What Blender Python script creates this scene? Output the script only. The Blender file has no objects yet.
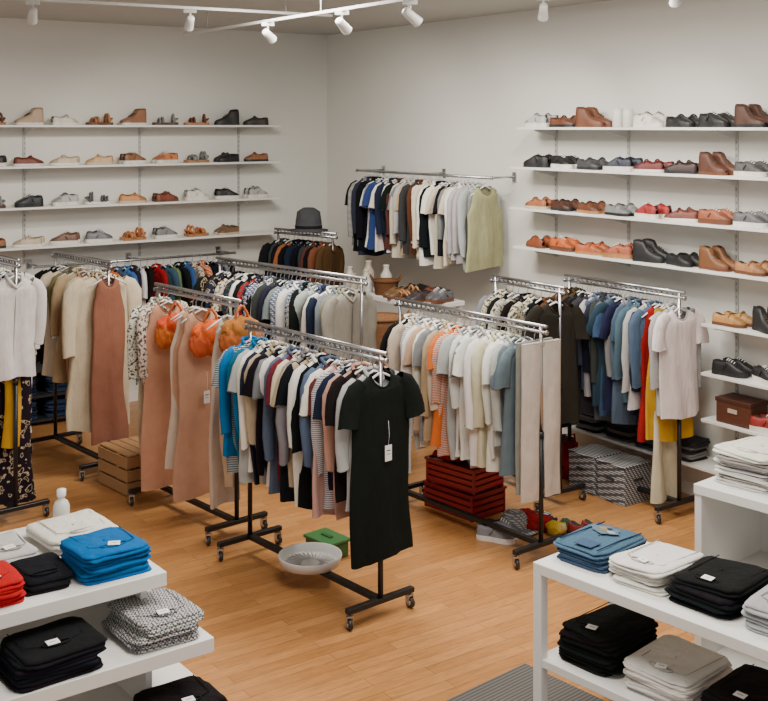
import bpy, math, random
from mathutils import Vector, Matrix, noise
R = random.Random(11)
H = 2.85

# ------------------------------------------------------------ helpers
def lin(c):
    return tuple(((v/255)/12.92 if v/255 <= .04045 else ((v/255+.055)/1.055)**2.4) for v in c[:3]) + (1.0,)

class MB:
    def __init__(s):
        s.v=[]; s.f=[]; s.c=[]; s.m=[]; s.sm=[]
    def add(s, vs, fs, col, mat=0, M=None, smooth=True):
        b=len(s.v)
        for v in vs:
            v=Vector(v)
            s.v.append(tuple(M@v) if M is not None else tuple(v))
        lc=lin(col) if not isinstance(col,list) else None
        for i,f in enumerate(fs):
            s.f.append([b+k for k in f]); s.c.append(lc if lc else lin(col[i])); s.m.append(mat); s.sm.append(smooth)
    def build(s, name, mats, parent=None):
        me=bpy.data.meshes.new(name)
        me.from_pydata(s.v,[],s.f)
        for m in mats: me.materials.append(m)
        at=me.color_attributes.new('Col','FLOAT_COLOR','CORNER')
        flat=[]
        for f,c in zip(s.f,s.c): flat.extend(c*len(f))
        at.data.foreach_set('color',flat)
        me.polygons.foreach_set('material_index',s.m)
        me.polygons.foreach_set('use_smooth',s.sm)
        me.update()
        o=bpy.data.objects.new(name,me)
        bpy.context.collection.objects.link(o)
        if parent: o.parent=parent
        return o

def empty(name):
    o=bpy.data.objects.new(name,None); o.empty_display_size=.1
    bpy.context.collection.objects.link(o); return o

def frame(o,x,y=None):
    x=Vector((x[0],x[1],0)).normalized(); z=Vector((0,0,1)); y=z.cross(x)
    return Matrix((( x.x,y.x,0,o[0]),(x.y,y.y,0,o[1]),(0,0,1,o[2]),(0,0,0,1)))

def box(mb,c,s,col,mat=0,M=None,bev=0.0):
    x,y,z=s[0]/2,s[1]/2,s[2]/2
    if bev<=0:
        vs=[(c[0]+a*x,c[1]+b*y,c[2]+d*z) for a in(-1,1) for b in(-1,1) for d in(-1,1)]
        fs=[(0,1,3,2),(4,6,7,5),(0,4,5,1),(2,3,7,6),(0,2,6,4),(1,5,7,3)]
        mb.add(vs,fs,col,mat,M,False); return
    b=min(bev,x*.9,y*.9,z*.9)
    def ring(ix,zz):
        X,Y=x-ix,y-ix
        return [(c[0]-X+b,c[1]-Y,c[2]+zz),(c[0]+X-b,c[1]-Y,c[2]+zz),(c[0]+X,c[1]-Y+b,c[2]+zz),(c[0]+X,c[1]+Y-b,c[2]+zz),
                (c[0]+X-b,c[1]+Y,c[2]+zz),(c[0]-X+b,c[1]+Y,c[2]+zz),(c[0]-X,c[1]+Y-b,c[2]+zz),(c[0]-X,c[1]-Y+b,c[2]+zz)]
    loft(mb,[ring(b*.6,-z),ring(0,-z+b*.6),ring(0,z-b*.6),ring(b*.6,z)],col,mat,M,True,False)

def loft(mb,rings,col,mat=0,M=None,caps=False,smooth=True,closed=True):
    n=len(rings[0]); vs=[p for r in rings for p in r]; fs=[]
    for i in range(len(rings)-1):
        for j in range(n if closed else n-1):
            k=(j+1)%n
            fs.append((i*n+j,i*n+k,(i+1)*n+k,(i+1)*n+j))
    if caps:
        fs.append(tuple(range(n-1,-1,-1))); L=(len(rings)-1)*n
        fs.append(tuple(L+j for j in range(n)))
    mb.add(vs,fs,col,mat,M,smooth)

def tube(mb,pts,r,col,mat=0,M=None,n=8,caps=True,smooth=True):
    pts=[Vector(p) for p in pts]; rings=[]
    up=None
    for i,p in enumerate(pts):
        if i==0: d=pts[1]-pts[0]
        elif i==len(pts)-1: d=pts[-1]-pts[-2]
        else: d=(pts[i+1]-pts[i-1])
        d.normalize()
        if up is None:
            up=Vector((0,0,1)) if abs(d.z)<.9 else Vector((1,0,0))
        a=d.cross(up)
        if a.length<1e-4: a=d.orthogonal()
        a.normalize(); b=a.cross(d).normalized(); up=b
        rr=r[i] if isinstance(r,(list,tuple)) else r
        rings.append([tuple(p+a*rr*math.cos(2*math.pi*k/n)+b*rr*math.sin(2*math.pi*k/n)) for k in range(n)])
    loft(mb,rings,col,mat,M,caps,smooth)

def revolve(mb,prof,col,mat=0,M=None,n=24,c=(0,0),caps=False):
    rings=[[(c[0]+r*math.cos(2*math.pi*k/n),c[1]+r*math.sin(2*math.pi*k/n),z) for k in range(n)] for r,z in prof]
    loft(mb,rings,col,mat,M,caps)

# ------------------------------------------------------------ materials
def nd(nt,t,**kw):
    n=nt.nodes.new(t)
    for k,v in kw.items(): setattr(n,k,v)
    return n
def attr_mat(name,rough=.8,metal=0.,nscale=30,namt=.12,bump=.0,bscale=200,pat=None,sheen=0):
    m=bpy.data.materials.new(name); m.use_nodes=True; nt=m.node_tree; B=nt.nodes['Principled BSDF']; L=nt.links.new
    B.inputs['Roughness'].default_value=rough; B.inputs['Metallic'].default_value=metal
    if rough>.6: B.inputs['Specular IOR Level'].default_value=.15
    at=nd(nt,'ShaderNodeAttribute',attribute_name='Col')
    tc=nd(nt,'ShaderNodeTexCoord')
    no=nd(nt,'ShaderNodeTexNoise'); no.inputs['Scale'].default_value=nscale; no.inputs['Detail'].default_value=4
    L(tc.outputs['Object'],no.inputs['Vector'])
    mr=nd(nt,'ShaderNodeMapRange'); mr.inputs[3].default_value=1-namt; mr.inputs[4].default_value=1+namt
    L(no.outputs['Fac'],mr.inputs[0])
    mul=nd(nt,'ShaderNodeVectorMath',operation='SCALE')
    src=at.outputs['Color']
    def mix(fac,a,b):
        x=nd(nt,'ShaderNodeMix',data_type='RGBA'); L(fac,x.inputs[0])
        for v,i in((a,6),(b,7)):
            if isinstance(v,tuple): x.inputs[i].default_value=v
            else: L(v,x.inputs[i])
        return x.outputs[2]
    if pat=='floral':
        dn=nd(nt,'ShaderNodeTexNoise'); dn.inputs['Scale'].default_value=14; L(tc.outputs['Object'],dn.inputs['Vector'])
        ad=nd(nt,'ShaderNodeVectorMath',operation='MULTIPLY_ADD'); L(dn.outputs['Color'],ad.inputs[0]); ad.inputs[1].default_value=(.12,.12,.12); L(tc.outputs['Object'],ad.inputs[2])
        vo=nd(nt,'ShaderNodeTexVoronoi'); vo.inputs['Scale'].default_value=17; L(ad.outputs[0],vo.inputs['Vector'])
        w=nd(nt,'ShaderNodeMath',operation='SINE'); ml=nd(nt,'ShaderNodeMath',operation='MULTIPLY'); ml.inputs[1].default_value=24
        L(vo.outputs['Distance'],ml.inputs[0]); L(ml.outputs[0],w.inputs[0])
        r=nd(nt,'ShaderNodeValToRGB'); r.color_ramp.elements[0].position=.35; r.color_ramp.elements[1].position=.5
        L(w.outputs[0],r.inputs[0])
        r2=nd(nt,'ShaderNodeValToRGB'); r2.color_ramp.elements[0].position=.42; r2.color_ramp.elements[1].position=.46
        r2.color_ramp.elements[0].color=(1,1,1,1); r2.color_ramp.elements[1].color=(0,0,0,1); L(vo.outputs['Distance'],r2.inputs[0])
        mm=nd(nt,'ShaderNodeMath',operation='MULTIPLY'); L(r.outputs[0],mm.inputs[0]); L(r2.outputs[0],mm.inputs[1])
        src=mix(mm.outputs[0],src,(.42,.33,.22,1))
    if pat=='leopard':
        vo=nd(nt,'ShaderNodeTexNoise'); vo.inputs['Scale'].default_value=55; vo.inputs['Detail'].default_value=1; L(tc.outputs['Object'],vo.inputs['Vector'])
        r=nd(nt,'ShaderNodeValToRGB'); r.color_ramp.elements[0].position=.53; r.color_ramp.elements[1].position=.57
        L(vo.outputs['Fac'],r.inputs[0]); src=mix(r.outputs[0],src,(.08,.065,.055,1))
    if pat in('stripe','check','knit'):
        sc={'stripe':26,'check':22,'knit':30}[pat]
        w=nd(nt,'ShaderNodeTexWave',bands_direction='Z'); w.inputs['Scale'].default_value=sc; L(tc.outputs['Object'],w.inputs['Vector'])
        if pat=='knit':
            w=nd(nt,'ShaderNodeTexChecker'); w.inputs['Scale'].default_value=110
            mp=nd(nt,'ShaderNodeMapping'); mp.inputs['Rotation'].default_value=(.3,.2,.7); L(tc.outputs['Object'],mp.inputs['Vector']); L(mp.outputs[0],w.inputs['Vector'])
        r=nd(nt,'ShaderNodeValToRGB'); r.color_ramp.elements[0].position=.5; r.color_ramp.elements[1].position=.6
        L(w.outputs['Fac'],r.inputs[0])
        src=mix(r.outputs[0],src,(.55,.54,.52,1))
        if pat=='check':
            w2=nd(nt,'ShaderNodeTexWave',bands_direction='DIAGONAL'); w2.inputs['Scale'].default_value=sc*.6; L(tc.outputs['Object'],w2.inputs['Vector'])
            r2=nd(nt,'ShaderNodeValToRGB'); r2.color_ramp.elements[0].position=.55; r2.color_ramp.elements[1].position=.65
            L(w2.outputs['Fac'],r2.inputs[0]); src=mix(r2.outputs[0],src,at.outputs['Color'])
    L(src,mul.inputs[0]); L(mr.outputs[0],mul.inputs['Scale']); L(mul.outputs[0],B.inputs['Base Color'])
    if bump:
        n2=nd(nt,'ShaderNodeTexNoise'); n2.inputs['Scale'].default_value=bscale; n2.inputs['Detail'].default_value=3
        mp=nd(nt,'ShaderNodeMapping'); mp.inputs['Scale'].default_value=(1,1,.35) if rough>.85 else (1,1,1)
        L(tc.outputs['Object'],mp.inputs['Vector']); L(mp.outputs[0],n2.inputs['Vector'])
        bp=nd(nt,'ShaderNodeBump'); bp.inputs['Strength'].default_value=bump; bp.inputs['Distance'].default_value=.012 if rough>.85 else .004
        L(n2.outputs['Fac'],bp.inputs['Height']); L(bp.outputs[0],B.inputs['Normal'])
    return m
FAB=[attr_mat('fabric_plain',.95,0,12,.16,.8,22),attr_mat('fabric_floral',.9,0,14,.1,.5,26,'floral'),
     attr_mat('fabric_stripe',.9,0,14,.1,.5,26,'stripe'),attr_mat('fabric_check',.9,0,14,.1,.5,26,'check'),
     attr_mat('fabric_leopard',.9,0,14,.1,.5,26,'leopard'),attr_mat('fabric_knit',.95,0,14,.1,.8,120,'knit'),
     attr_mat('fabric_denim',.92,0,160,.4,.6,140)]
PAINT=attr_mat('painted_surface',.45,0,5,.03)
METAL=attr_mat('chrome_metal',.28,1.,40,.08)
BLACKM=attr_mat('black_metal',.4,.3,40,.08)
PLASTIC=attr_mat('plastic',.35,0,30,.03)
LEATHER=attr_mat('shoe_leather',.5,0,25,.2,.3,90)
WICKER=attr_mat('wicker',.8,0,60,.35,1.,110)

def wall_mat():
    m=bpy.data.materials.new('wall_paint'); m.use_nodes=True; nt=m.node_tree; B=nt.nodes['Principled BSDF']; L=nt.links.new
    B.inputs['Roughness'].default_value=.85
    tc=nd(nt,'ShaderNodeTexCoord'); no=nd(nt,'ShaderNodeTexNoise'); no.inputs['Scale'].default_value=.8; L(tc.outputs['Object'],no.inputs['Vector'])
    r=nd(nt,'ShaderNodeValToRGB'); r.color_ramp.elements[0].color=lin((214,213,205)); r.color_ramp.elements[1].color=lin((222,221,214))
    L(no.outputs['Fac'],r.inputs[0]); L(r.outputs[0],B.inputs['Base Color'])
    n2=nd(nt,'ShaderNodeTexNoise'); n2.inputs['Scale'].default_value=180; L(tc.outputs['Object'],n2.inputs['Vector'])
    b=nd(nt,'ShaderNodeBump'); b.inputs['Strength'].default_value=.08; L(n2.outputs['Fac'],b.inputs['Height']); L(b.outputs[0],B.inputs['Normal'])
    return m
def floor_mat():
    m=bpy.data.materials.new('oak_plank_floor'); m.use_nodes=True; nt=m.node_tree; B=nt.nodes['Principled BSDF']; L=nt.links.new
    B.inputs['Roughness'].default_value=.33
    tc=nd(nt,'ShaderNodeTexCoord'); mp=nd(nt,'ShaderNodeMapping'); mp.inputs['Rotation'].default_value=(0,0,math.radians(-35))
    L(tc.outputs['Object'],mp.inputs['Vector'])
    br=nd(nt,'ShaderNodeTexBrick'); br.inputs['Scale'].default_value=1; br.inputs['Brick Width'].default_value=.9; br.inputs['Row Height'].default_value=.085
    br.inputs['Mortar Size'].default_value=.0016; br.inputs['Mortar Smooth'].default_value=.2; br.offset=.37
    br.inputs['Color1'].default_value=lin((192,136,80)); br.inputs['Color2'].default_value=lin((172,118,66)); br.inputs['Mortar'].default_value=lin((118,78,44))
    L(mp.outputs[0],br.inputs['Vector'])
    m2=nd(nt,'ShaderNodeMapping'); m2.inputs['Scale'].default_value=(3.2,24,1); L(mp.outputs[0],m2.inputs['Vector'])
    no=nd(nt,'ShaderNodeTexNoise'); no.inputs['Scale'].default_value=1.8; no.inputs['Detail'].default_value=9; no.inputs['Roughness'].default_value=.72; no.inputs['Distortion'].default_value=.6; L(m2.outputs[0],no.inputs['Vector'])
    mr=nd(nt,'ShaderNodeMapRange'); mr.inputs[1].default_value=.28; mr.inputs[2].default_value=.72; mr.inputs[3].default_value=.7; mr.inputs[4].default_value=1.22; L(no.outputs['Fac'],mr.inputs[0])
    s=nd(nt,'ShaderNodeVectorMath',operation='SCALE'); L(br.outputs['Color'],s.inputs[0]); L(mr.outputs[0],s.inputs['Scale']); L(s.outputs[0],B.inputs['Base Color'])
    b=nd(nt,'ShaderNodeBump'); b.inputs['Strength'].default_value=.15; b.inputs['Distance'].default_value=.002; L(no.outputs['Fac'],b.inputs['Height']); L(b.outputs[0],B.inputs['Normal'])
    return m
def rug_mat():
    m=bpy.data.materials.new('grey_woven_mat'); m.use_nodes=True; nt=m.node_tree; B=nt.nodes['Principled BSDF']; L=nt.links.new
    B.inputs['Roughness'].default_value=.95
    tc=nd(nt,'ShaderNodeTexCoord'); mp=nd(nt,'ShaderNodeMapping'); mp.inputs['Rotation'].default_value=(0,0,math.radians(-41.6)); L(tc.outputs['Object'],mp.inputs['Vector'])
    w=nd(nt,'ShaderNodeTexWave',bands_direction='Y'); w.inputs['Scale'].default_value=14; w.inputs['Distortion'].default_value=.6; L(mp.outputs[0],w.inputs['Vector'])
    r=nd(nt,'ShaderNodeValToRGB'); r.color_ramp.elements[0].color=lin((66,64,62)); r.color_ramp.elements[1].color=lin((104,100,96)); L(w.outputs['Fac'],r.inputs[0]); L(r.outputs[0],B.inputs['Base Color'])
    return m
WALL=wall_mat(); FLOOR=floor_mat(); RUG=rug_mat()

# ------------------------------------------------------------ room
C=Vector((-.659,13.1,0))
dL=Vector((-.819,-.574,0)); nL=Vector((.574,-.819,0))
dR=Vector((.574,-.819,0)); nR=Vector((-.819,-.574,0))
def LW(t,off,z): return C+dL*t+nL*off+Vector((0,0,z))
def RW(t,off,z): return C+dR*t+nR*off+Vector((0,0,z))
ZC=3.9
def slab(name,M,c,s,mats,col=(230,228,224)):
    mb=MB(); box(mb,c,s,col,0,M); return mb.build(name,mats)
ML=frame(C,dL); MR=frame(C,-dR)
slab('wall_left',ML,(4.4,-.06,1.95),(9.04,.12,3.9),[WALL])
slab('wall_right',MR,(-5.6,-.06,1.95),(11.2,.12,3.9),[WALL])
mb=MB()
quad=[C+dL*8.9,C,C+dR*11.2,C+dR*11.2+dL*8.9]
mb.add([(p.x,p.y,0) for p in quad]+[(p.x,p.y,-.1) for p in quad],[(3,2,1,0),(4,5,6,7),(0,1,5,4),(1,2,6,5),(2,3,7,6),(3,0,4,7)],(255,255,255),0,None,False)
mb.build('floor',[FLOOR])
mb=MB()
mb.add([(p.x,p.y,ZC) for p in quad]+[(p.x,p.y,ZC+.1) for p in quad],[(0,1,2,3),(7,6,5,4),(0,4,5,1),(1,5,6,2),(2,6,7,3),(3,7,4,0)],(186,184,178),0,None,False)
mb.build('ceiling',[PAINT])
slab('baseboard_left',ML,(4.4,.008,.05),(8.8,.014,.1),[PAINT])
slab('baseboard_right',MR,(-5.6,.008,.05),(11.1,.014,.1),[PAINT])
mb=MB()
mc=Vector((.745,5.99,0)); e1=Vector((.664,-.747,0)); e2=Vector((.747,.664,0))
box(mb,(1.2,-.75,.005),(2.4,1.5,.01),(90,90,90),0,frame(mc,e1)); mb.build('floor_mat',[RUG])

# ------------------------------------------------------------ garments
def garment(mb,M,kind,col,L=.7,pat=0,W=.2,collar=None,calm=False):
    z0=-.085; ph=R.uniform(0,6.28); ph2=R.uniform(0,6.28); k1=R.uniform(18,34); k2=R.uniform(48,75); sd=R.uniform(0,90)
    amp=R.uniform(.010,.02); tw=R.uniform(-.22,.22); bw=R.uniform(.93,1.1)
    if calm: amp=.008; tw=.03; bw=1.03
    fa=.03 if not calm else .02
    def fold(x,z,f,front):
        return f*(amp*math.sin(k1*x+ph+z*1.6)+amp*.35*math.sin(k2*x+ph2)+fa*noise.noise(Vector((x*10,z*2.4,sd+front))))+tw*x*f
    if kind in('pants',):
        for s in(-1,1):
            rings=[]
            for i in range(14):
                f=i/13; z=-.07-L*f; cx=s*(.088+.018*f); w=.088-.016*f; t=.024-.003*f; ring=[]
                for a in[2*math.pi*j/16 for j in range(16)]:
                    x=cx+w*math.cos(a); ring.append((x,t*math.sin(a)+fold(x,z,.3+.7*f,0),z))
                rings.append(ring)
            loft(mb,rings,col,pat,M)
        box(mb,(0,0,-.078),(.34,.03,.03),tuple(int(c*.9) for c in col),pat,M,.008)
        return
    if kind=='skirt':
        prof=[(0,W*.75,.02)]+[(L*i/9,W*(.8+.5*i/9),.02+.02*i/9) for i in range(1,10)]
        amp*=1.3
    else:
        flare={'tee':1.02,'shirt':1.0,'tank':1.08,'dress':1.22,'coat':1.05}[kind]*bw
        k=W/.2
        sh=.2 if kind not in('tank','dress') else .145
        prof=[(0,.07*k,.032),(.012,.09*k,.036),(.028,.125*k,.037),(.05,sh*.86*k,.038),(.08,sh*.97*k,.04),(.13,sh*1.0*k,.037),(.19,.193*k*(1 if sh>.16 else .86),.034)]
        nr=12
        for i in range(1,nr+1):
            f=i/nr; prof.append((.19+(L-.19)*f,W*(.97+(flare-.97)*f+ (.0 if kind!='dress' else -.14*math.sin(f*3.14*.7)))+.008*noise.noise(Vector((f*4,sd,0))),.031+.01*f))
    n=30; rings=[]; dips=[.075,.065,.052,.03,.008]
    if kind=='coat': dips=[.03,.025,.02,.01,0]
    for i,(dz,w,t) in enumerate(prof):
        ring=[]; f=min(1,max(0,(dz-.06)/(max(L,.3)-.06)))**.7
        for j in range(n):
            a=2*math.pi*j/n; x=w*math.cos(a); sn=math.sin(a)
            y=t*(abs(sn)**.8)*(1 if sn>0 else -1)
            z=z0-dz
            if kind!='skirt' and i<len(dips): z-=dips[i]*max(0,-sn)**1.2
            y+=fold(x,z,f,0 if sn>0 else .4)
            if f>.9: z+=.014*math.sin(k1*.4*x+ph2)
            ring.append((x+f*.016*math.sin(ph+dz*7),y,z))
        rings.append(ring)
    loft(mb,rings,col,pat,M)
    if kind in('tee','shirt','coat'):
        k=W/.2
        for s in(-1,1):
            sw=R.uniform(-.03,.03)
            if kind=='tee': path=[(.13,-.035),(.175,-.07),(.204,-.125),(.219,-.18),(.228,-.225),(.232,-.265)]; rad=[.035,.055,.064,.064,.065,.067]
            else:
                q_=R.uniform(.85,1.12)
                path=[(.13,-.035),(.175,-.07),(.204,-.13),(.214,-.23*q_),(.218,-.34*q_),(.218,-.45*q_),(.214,-.57*q_)]; rad=[.035,.052,.058,.054,.049,.045,.04]
            rings=[]
            for i,(px,pz) in enumerate(path):
                if i==0: d=Vector((path[1][0]-px,0,path[1][1]-pz))
                elif i==len(path)-1: d=Vector((px-path[i-1][0],0,pz-path[i-1][1]))
                else: d=Vector((path[i+1][0]-path[i-1][0],0,path[i+1][1]-path[i-1][1]))
                d.normalize(); p=Vector((d.z,0,-d.x)); r=rad[i]*k; fi=i/len(path)
                ring=[]
                for j in range(12):
                    a=2*math.pi*j/12; q=Vector((px*k,0,z0+pz))+p*(r*math.cos(a))
                    ring.append((s*q.x+.012*fi*noise.noise(Vector((q.z*8,sd,s))),.031*math.sin(a)*(1-.15*fi)-.012*fi+(sw+tw*.15*s)*fi+.03*fi*noise.noise(Vector((q.x*14,q.z*8,sd+s))),q.z+.008*fi*math.sin(a*2+ph)))
                rings.append(ring)
            loft(mb,rings,col,pat,M)
            tube(mb,rings[-1]+[rings[-1][0]],.0035,tuple(int(c*.82) for c in col),pat,M,4,False)
    dk=tuple(int(c*.78) for c in col)
    if kind in('tee','tank','dress'):
        k=W/.2
        tube(mb,[(.071*k*math.cos(a),.033*math.sin(a),z0+.002-.075*max(0,-math.sin(a))**1.2) for a in[2*math.pi*j/18 for j in range(19)]],.006,dk,pat,M,5,False)
    if kind in('shirt','coat') or collar:
        cc=collar or tuple(min(255,int(c*1.05)) for c in col)
        pts=[(-.06,.0,z0+.01),(-.045,-.034,z0-.03),(0,-.042,z0-.07),(.045,-.034,z0-.03),(.06,0,z0+.01),(.04,.034,z0+.02),(-.04,.034,z0+.02),(-.06,0,z0+.01)]
        tube(mb,pts,.012,cc,pat if not collar else 0,M,6)
        pts=[]
        for i in range(12):
            z=z0-.08-(L-.12)*i/11; pts.append((0,-.037-.004*i/11+fold(0,z,min(1,((.08+(L-.12)*i/11-.06)/(L-.06)))**.7,.4),z))
        tube(mb,pts,.003 if kind=='shirt' else .0045,dk,0,M,4)

def hanger(mb,M,col=(228,228,226)):
    pts=[(.0,-.0,-.075),(0,0,-.03),(.013,0,-.014),(.017,0,.002),(.01,0,.016),(-.004,0,.018),(-.014,0,.008)]
    tube(mb,pts,.0026,(190,190,190),1,M,5)
    tube(mb,[(-.17,0,-.155),(-.1,0,-.118),(-.04,0,-.09),(0,0,-.073),(.04,0,-.09),(.1,0,-.118),(.17,0,-.155)],[.005,.006,.007,.008,.007,.006,.005],col,0,M,6)

def caster(mb,p,d):
    M=frame((p[0],p[1],0),d)
    rings=[]
    for x,r in((-.012,.026),(-.009,.032),(.009,.032),(.012,.026)):
        rings.append([(r*math.cos(a),x,.033+r*math.sin(a)) for a in[2*math.pi*k/16 for k in range(16)]])
    loft(mb,rings,(45,45,46),1,M,True)
    rings=[]
    for x,r in((-.0145,.014),(.0145,.014)):
        rings.append([(r*math.cos(a),x,.033+r*math.sin(a)) for a in[2*math.pi*k/10 for k in range(10)]])
    loft(mb,rings,(190,190,190),0,M,True)
    for s in(-1,1): box(mb,(.006,s*.018,.052),(.03,.004,.045),(190,190,192),0,M)
    box(mb,(.006,0,.078),(.034,.042,.008),(190,190,192),0,M)
    tube(mb,[(.006,0,.08),(.006,0,.1)],.008,(190,190,192),0,M,8)

def rack(near,far,z,items,wheels=True,second=True,name='clothing_rack',rowname='hanging_clothes',posts=True,hcol=(228,228,226),mg=.03):
    near=Vector((near[0],near[1],0)); far=Vector((far[0],far[1],0)); L=(far-near).length; d=(far-near)/L
    M=frame(near,d)
    root=empty(name)
    mb=MB()
    cm=(180,180,182)
    tube(mb,[(-.05,0,z),(L+.05,0,z)],.0125,cm,0,M,10)
    for x in(-.05,L+.05): tube(mb,[(x-.006,0,z),(x+.006,0,z)],.017,cm,0,M,10)
    if second:
        tube(mb,[(-.05,0,z+.04),(L+.05,0,z+.04)],.0125,cm,0,M,10)
        k=int(L/.05)
        for i in range(k+1):
            x=L*i/k; tube(mb,[(x,0,z+.008),(x+.02,0,z+.034)],.006,(120,120,122),0,M,5)
    if posts:
        for x in(0,L):
            tube(mb,[(x,0,.1),(x,0,z*.55)],.016,(28,28,30),1,M,10)
            tube(mb,[(x,0,z*.55),(x,0,z+.04)],.0125,cm,0,M,10)
            tube(mb,[(x,0,z*.55-.02),(x,0,z*.55+.02)],.02,(28,28,30),1,M,10)
            box(mb,(x,0,.11),(.04,.5,.03),(28,28,30),1,M,.004)
            for s in(-1,1): caster(mb,M@Vector((x,s*.23,0)),d+Vector((.3*s,.2,0)))
        box(mb,(L/2,0,.11),(L,.045,.03),(28,28,30),1,M,.004)
    mb.build('frame',[METAL,BLACKM],root)
    hb=MB(); gb=MB(); n=len(items)
    for i,it in enumerate(items):
        if it is None: continue
        col,kind,gl=it[0],it[1],it[2]; pat=it[3] if len(it)>3 else 0; W=it[4] if len(it)>4 else .2
        f=it[5] if len(it)>5 and it[5] is not None else (mg+(L-2*mg)*i/max(1,n-1))
        own=it[6] if len(it)>6 else None
        yaw=R.uniform(-.2,.2) if not own else R.uniform(-.06,.06)
        p=M@Vector((f,0 if own else R.uniform(-.014,.014),z))
        G=frame(p,Vector((d.y,-d.x,0)))@Matrix.Rotation(yaw,4,'Z')@Matrix.Rotation(R.uniform(-.045,.045)*(0 if own else 1),4,'Y')
        hanger(hb,G,hcol)
        col=tuple(max(0,min(255,c+R.randint(-5,5))) for c in col)
        if own:
            ob=MB(); garment(ob,G,kind,col,gl,pat,W,None,True); ob.build(own,FAB)
        else: garment(gb,G,kind,col,gl,pat,W)
    hb.build('hangers',[PLASTIC,METAL],root)
    if gb.v: gb.build(rowname,FAB)
    return root

BK=(16,16,18); NV=(28,34,52); GY=(116,118,120); LG=(164,164,160); WH=(216,213,204); CR=(198,187,164); BG=(172,148,120)
SL=(74,88,108); BL=(18,106,164); TE=(20,90,110); PK=(178,134,124); MR_=(88,34,38); OR=(196,100,44); TC=(146,92,74); CH=(48,50,54); PE=(184,136,110); OL=(104,104,74); MU=(188,140,36); RD=(140,22,28); DN=(56,74,102); BR=(78,50,34)
def v(a,b): return R.uniform(a,b)
# Rack A (front)
A=[(BK,'tee',1.06,0,.215,.0,'black_tunic_dress')]
for c,k,l in [(LG,'shirt',.74),(CH,'tee',.72),(BK,'tee',.70),(PK,'shirt',.82),(NV,'tee',.72),(GY,'shirt',.80),(PK,'tank',.84),(WH,'tee',.74),(MR_,'tee',.70),(SL,'shirt',.78),(BK,'shirt',.82),(WH,'shirt',.8),(BG,'tee',.78),(BK,'tee',.84),(GY,'shirt',.8),(CR,'tee',.72),(MR_,'tee',.8),(SL,'shirt',.84),(WH,'tee',.74),(BK,'tee',.8),(GY,'tee',.72),(BG,'shirt',.8),(NV,'tee',.86),(WH,'shirt',.8),(LG,'tee',.9),(TE,'tee',.8),(BL,'shirt',.7),(TE,'tee',.84),(BL,'shirt',.72)]:
    A.append((c,k,l+v(-.05,.08),R.choice([0]*11+[2,3]),v(.19,.215)))
for i in range(1,len(A)): A[i]=A[i]+(.055+1.27*(i-1)/(len(A)-2),)
rack((-.02,6.55),(-.895,7.57),1.5,A,mg=.0)
# Rack B1
B=[((132,134,118),'coat',.78,0,.215,.14,'sage_jacket')]
bc=[(122,124,110),GY,WH,NV,SL,LG,GY,BK,DN,WH,SL,GY,BK,NV,CH,LG,SL,BK,NV,RD,BK,WH,NV,CR,BK,BK,NV,(40,34,34),BK]
for i,c in enumerate(bc):
    p=R.choice([0,0,0,0,3]) if i<17 else R.choice([0,1,4,1,0])
    B.append((c,R.choice(['shirt','tee','shirt']),v(.66,.82),p,v(.19,.21),.2+1.57*i/(len(bc)-1)))
rack((-.17,8.57),(-1.43,9.87),1.66,B)
# Rack B2 dresses
B2=[((208,190,160),'tank',1.15,0,.13,.03),(CR,'tank',1.3,0,.12,.1),
    (PE,'dress',1.32,0,.2,.45,'peach_jumpsuit'),((190,150,124),'tank',1.25,0,.17,.53),(CR,'tank',1.15,0,.17,.58),
    (PE,'dress',1.36,0,.215,.93,'peach_jumpsuit'),((198,186,172),'shirt',.6,4,.21,1.01),(WH,'shirt',.6,4,.2,1.05),((190,176,150),'tank',1.2,0,.16,1.09)]
rack((-1.02,7.85),(-1.72,8.65),1.6,B2)
# Rack C
Cc=[((184,176,160),'pants',1.02,0,.2,.0,'linen_trousers'),((132,130,124),'pants',.98,0,.2,.06,'linen_trousers'),]
for c,k,l in[((92,102,112),'tee',.82),((96,106,116),'tee',.84),(LG,'shirt',.7),(WH,'tee',.8),(WH,'shirt',.85),(CR,'shirt',.8),(WH,'shirt',.88),(LG,'shirt',.84),(WH,'tee',.84),(GY,'tee',.8),(WH,'shirt',.8),(LG,'tee',.84),(OR,'shirt',.9),(OR,'tee',.85),(CR,'shirt',.8),(BG,'shirt',.8),(GY,'tee',.78),(WH,'shirt',.8),(BG,'tee',.78),(WH,'shirt',.8),(LG,'tee',.86),(GY,'shirt',.8),((176,168,150),'shirt',.8),(BK,'tee',.8),(WH,'shirt',.8)]:
    Cc.append((c,k,l+v(-.05,.05),R.choice([0]*9+[2]),v(.195,.215)))
for i in range(2,len(Cc)):
    Cc[i]=Cc[i]+(.14+1.17*(i-2)/(len(Cc)-3),)
rack((1.03,7.43),(.12,8.55),1.5,Cc)
# Rack D1
rack((1.32,8.50),(.90,9.12),1.6,[((44,32,26),'tee',.9),(BR,'shirt',.8),(BK,'dress',1.0),(CR,'shirt',.7,4),(BK,'shirt',.9),((186,176,160),'tee',.8,4),(BK,'tee',.8),(CR,'shirt',.8,4),(GY,'tee',.8)])
# Rack D2
D=[(WH,'tee',.78,0,.215,.0,'white_shirt'),(LG,'shirt',.76,0,.21,.06),(MU,'skirt',.96,0,.16,.1),(CR,'skirt',1.42,0,.14,.14),(RD,'tank',.98,0,.19,.18)]
dc=[SL,LG,NV,SL,(50,70,90),SL,GY,NV,(44,56,74),DN,(80,94,106),NV,CH,SL,LG,(48,52,58),BK,CH,BK,(68,50,38),BK,BR]
for i,c in enumerate(dc):
    D.append((c,R.choice(['tee','shirt','tee']),v(.7,.95),R.choice([0]*14+[2]),v(.185,.205),.22+.88*i/21))
rack((2.15,8.25),(1.50,9.16),1.6,D)
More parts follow.
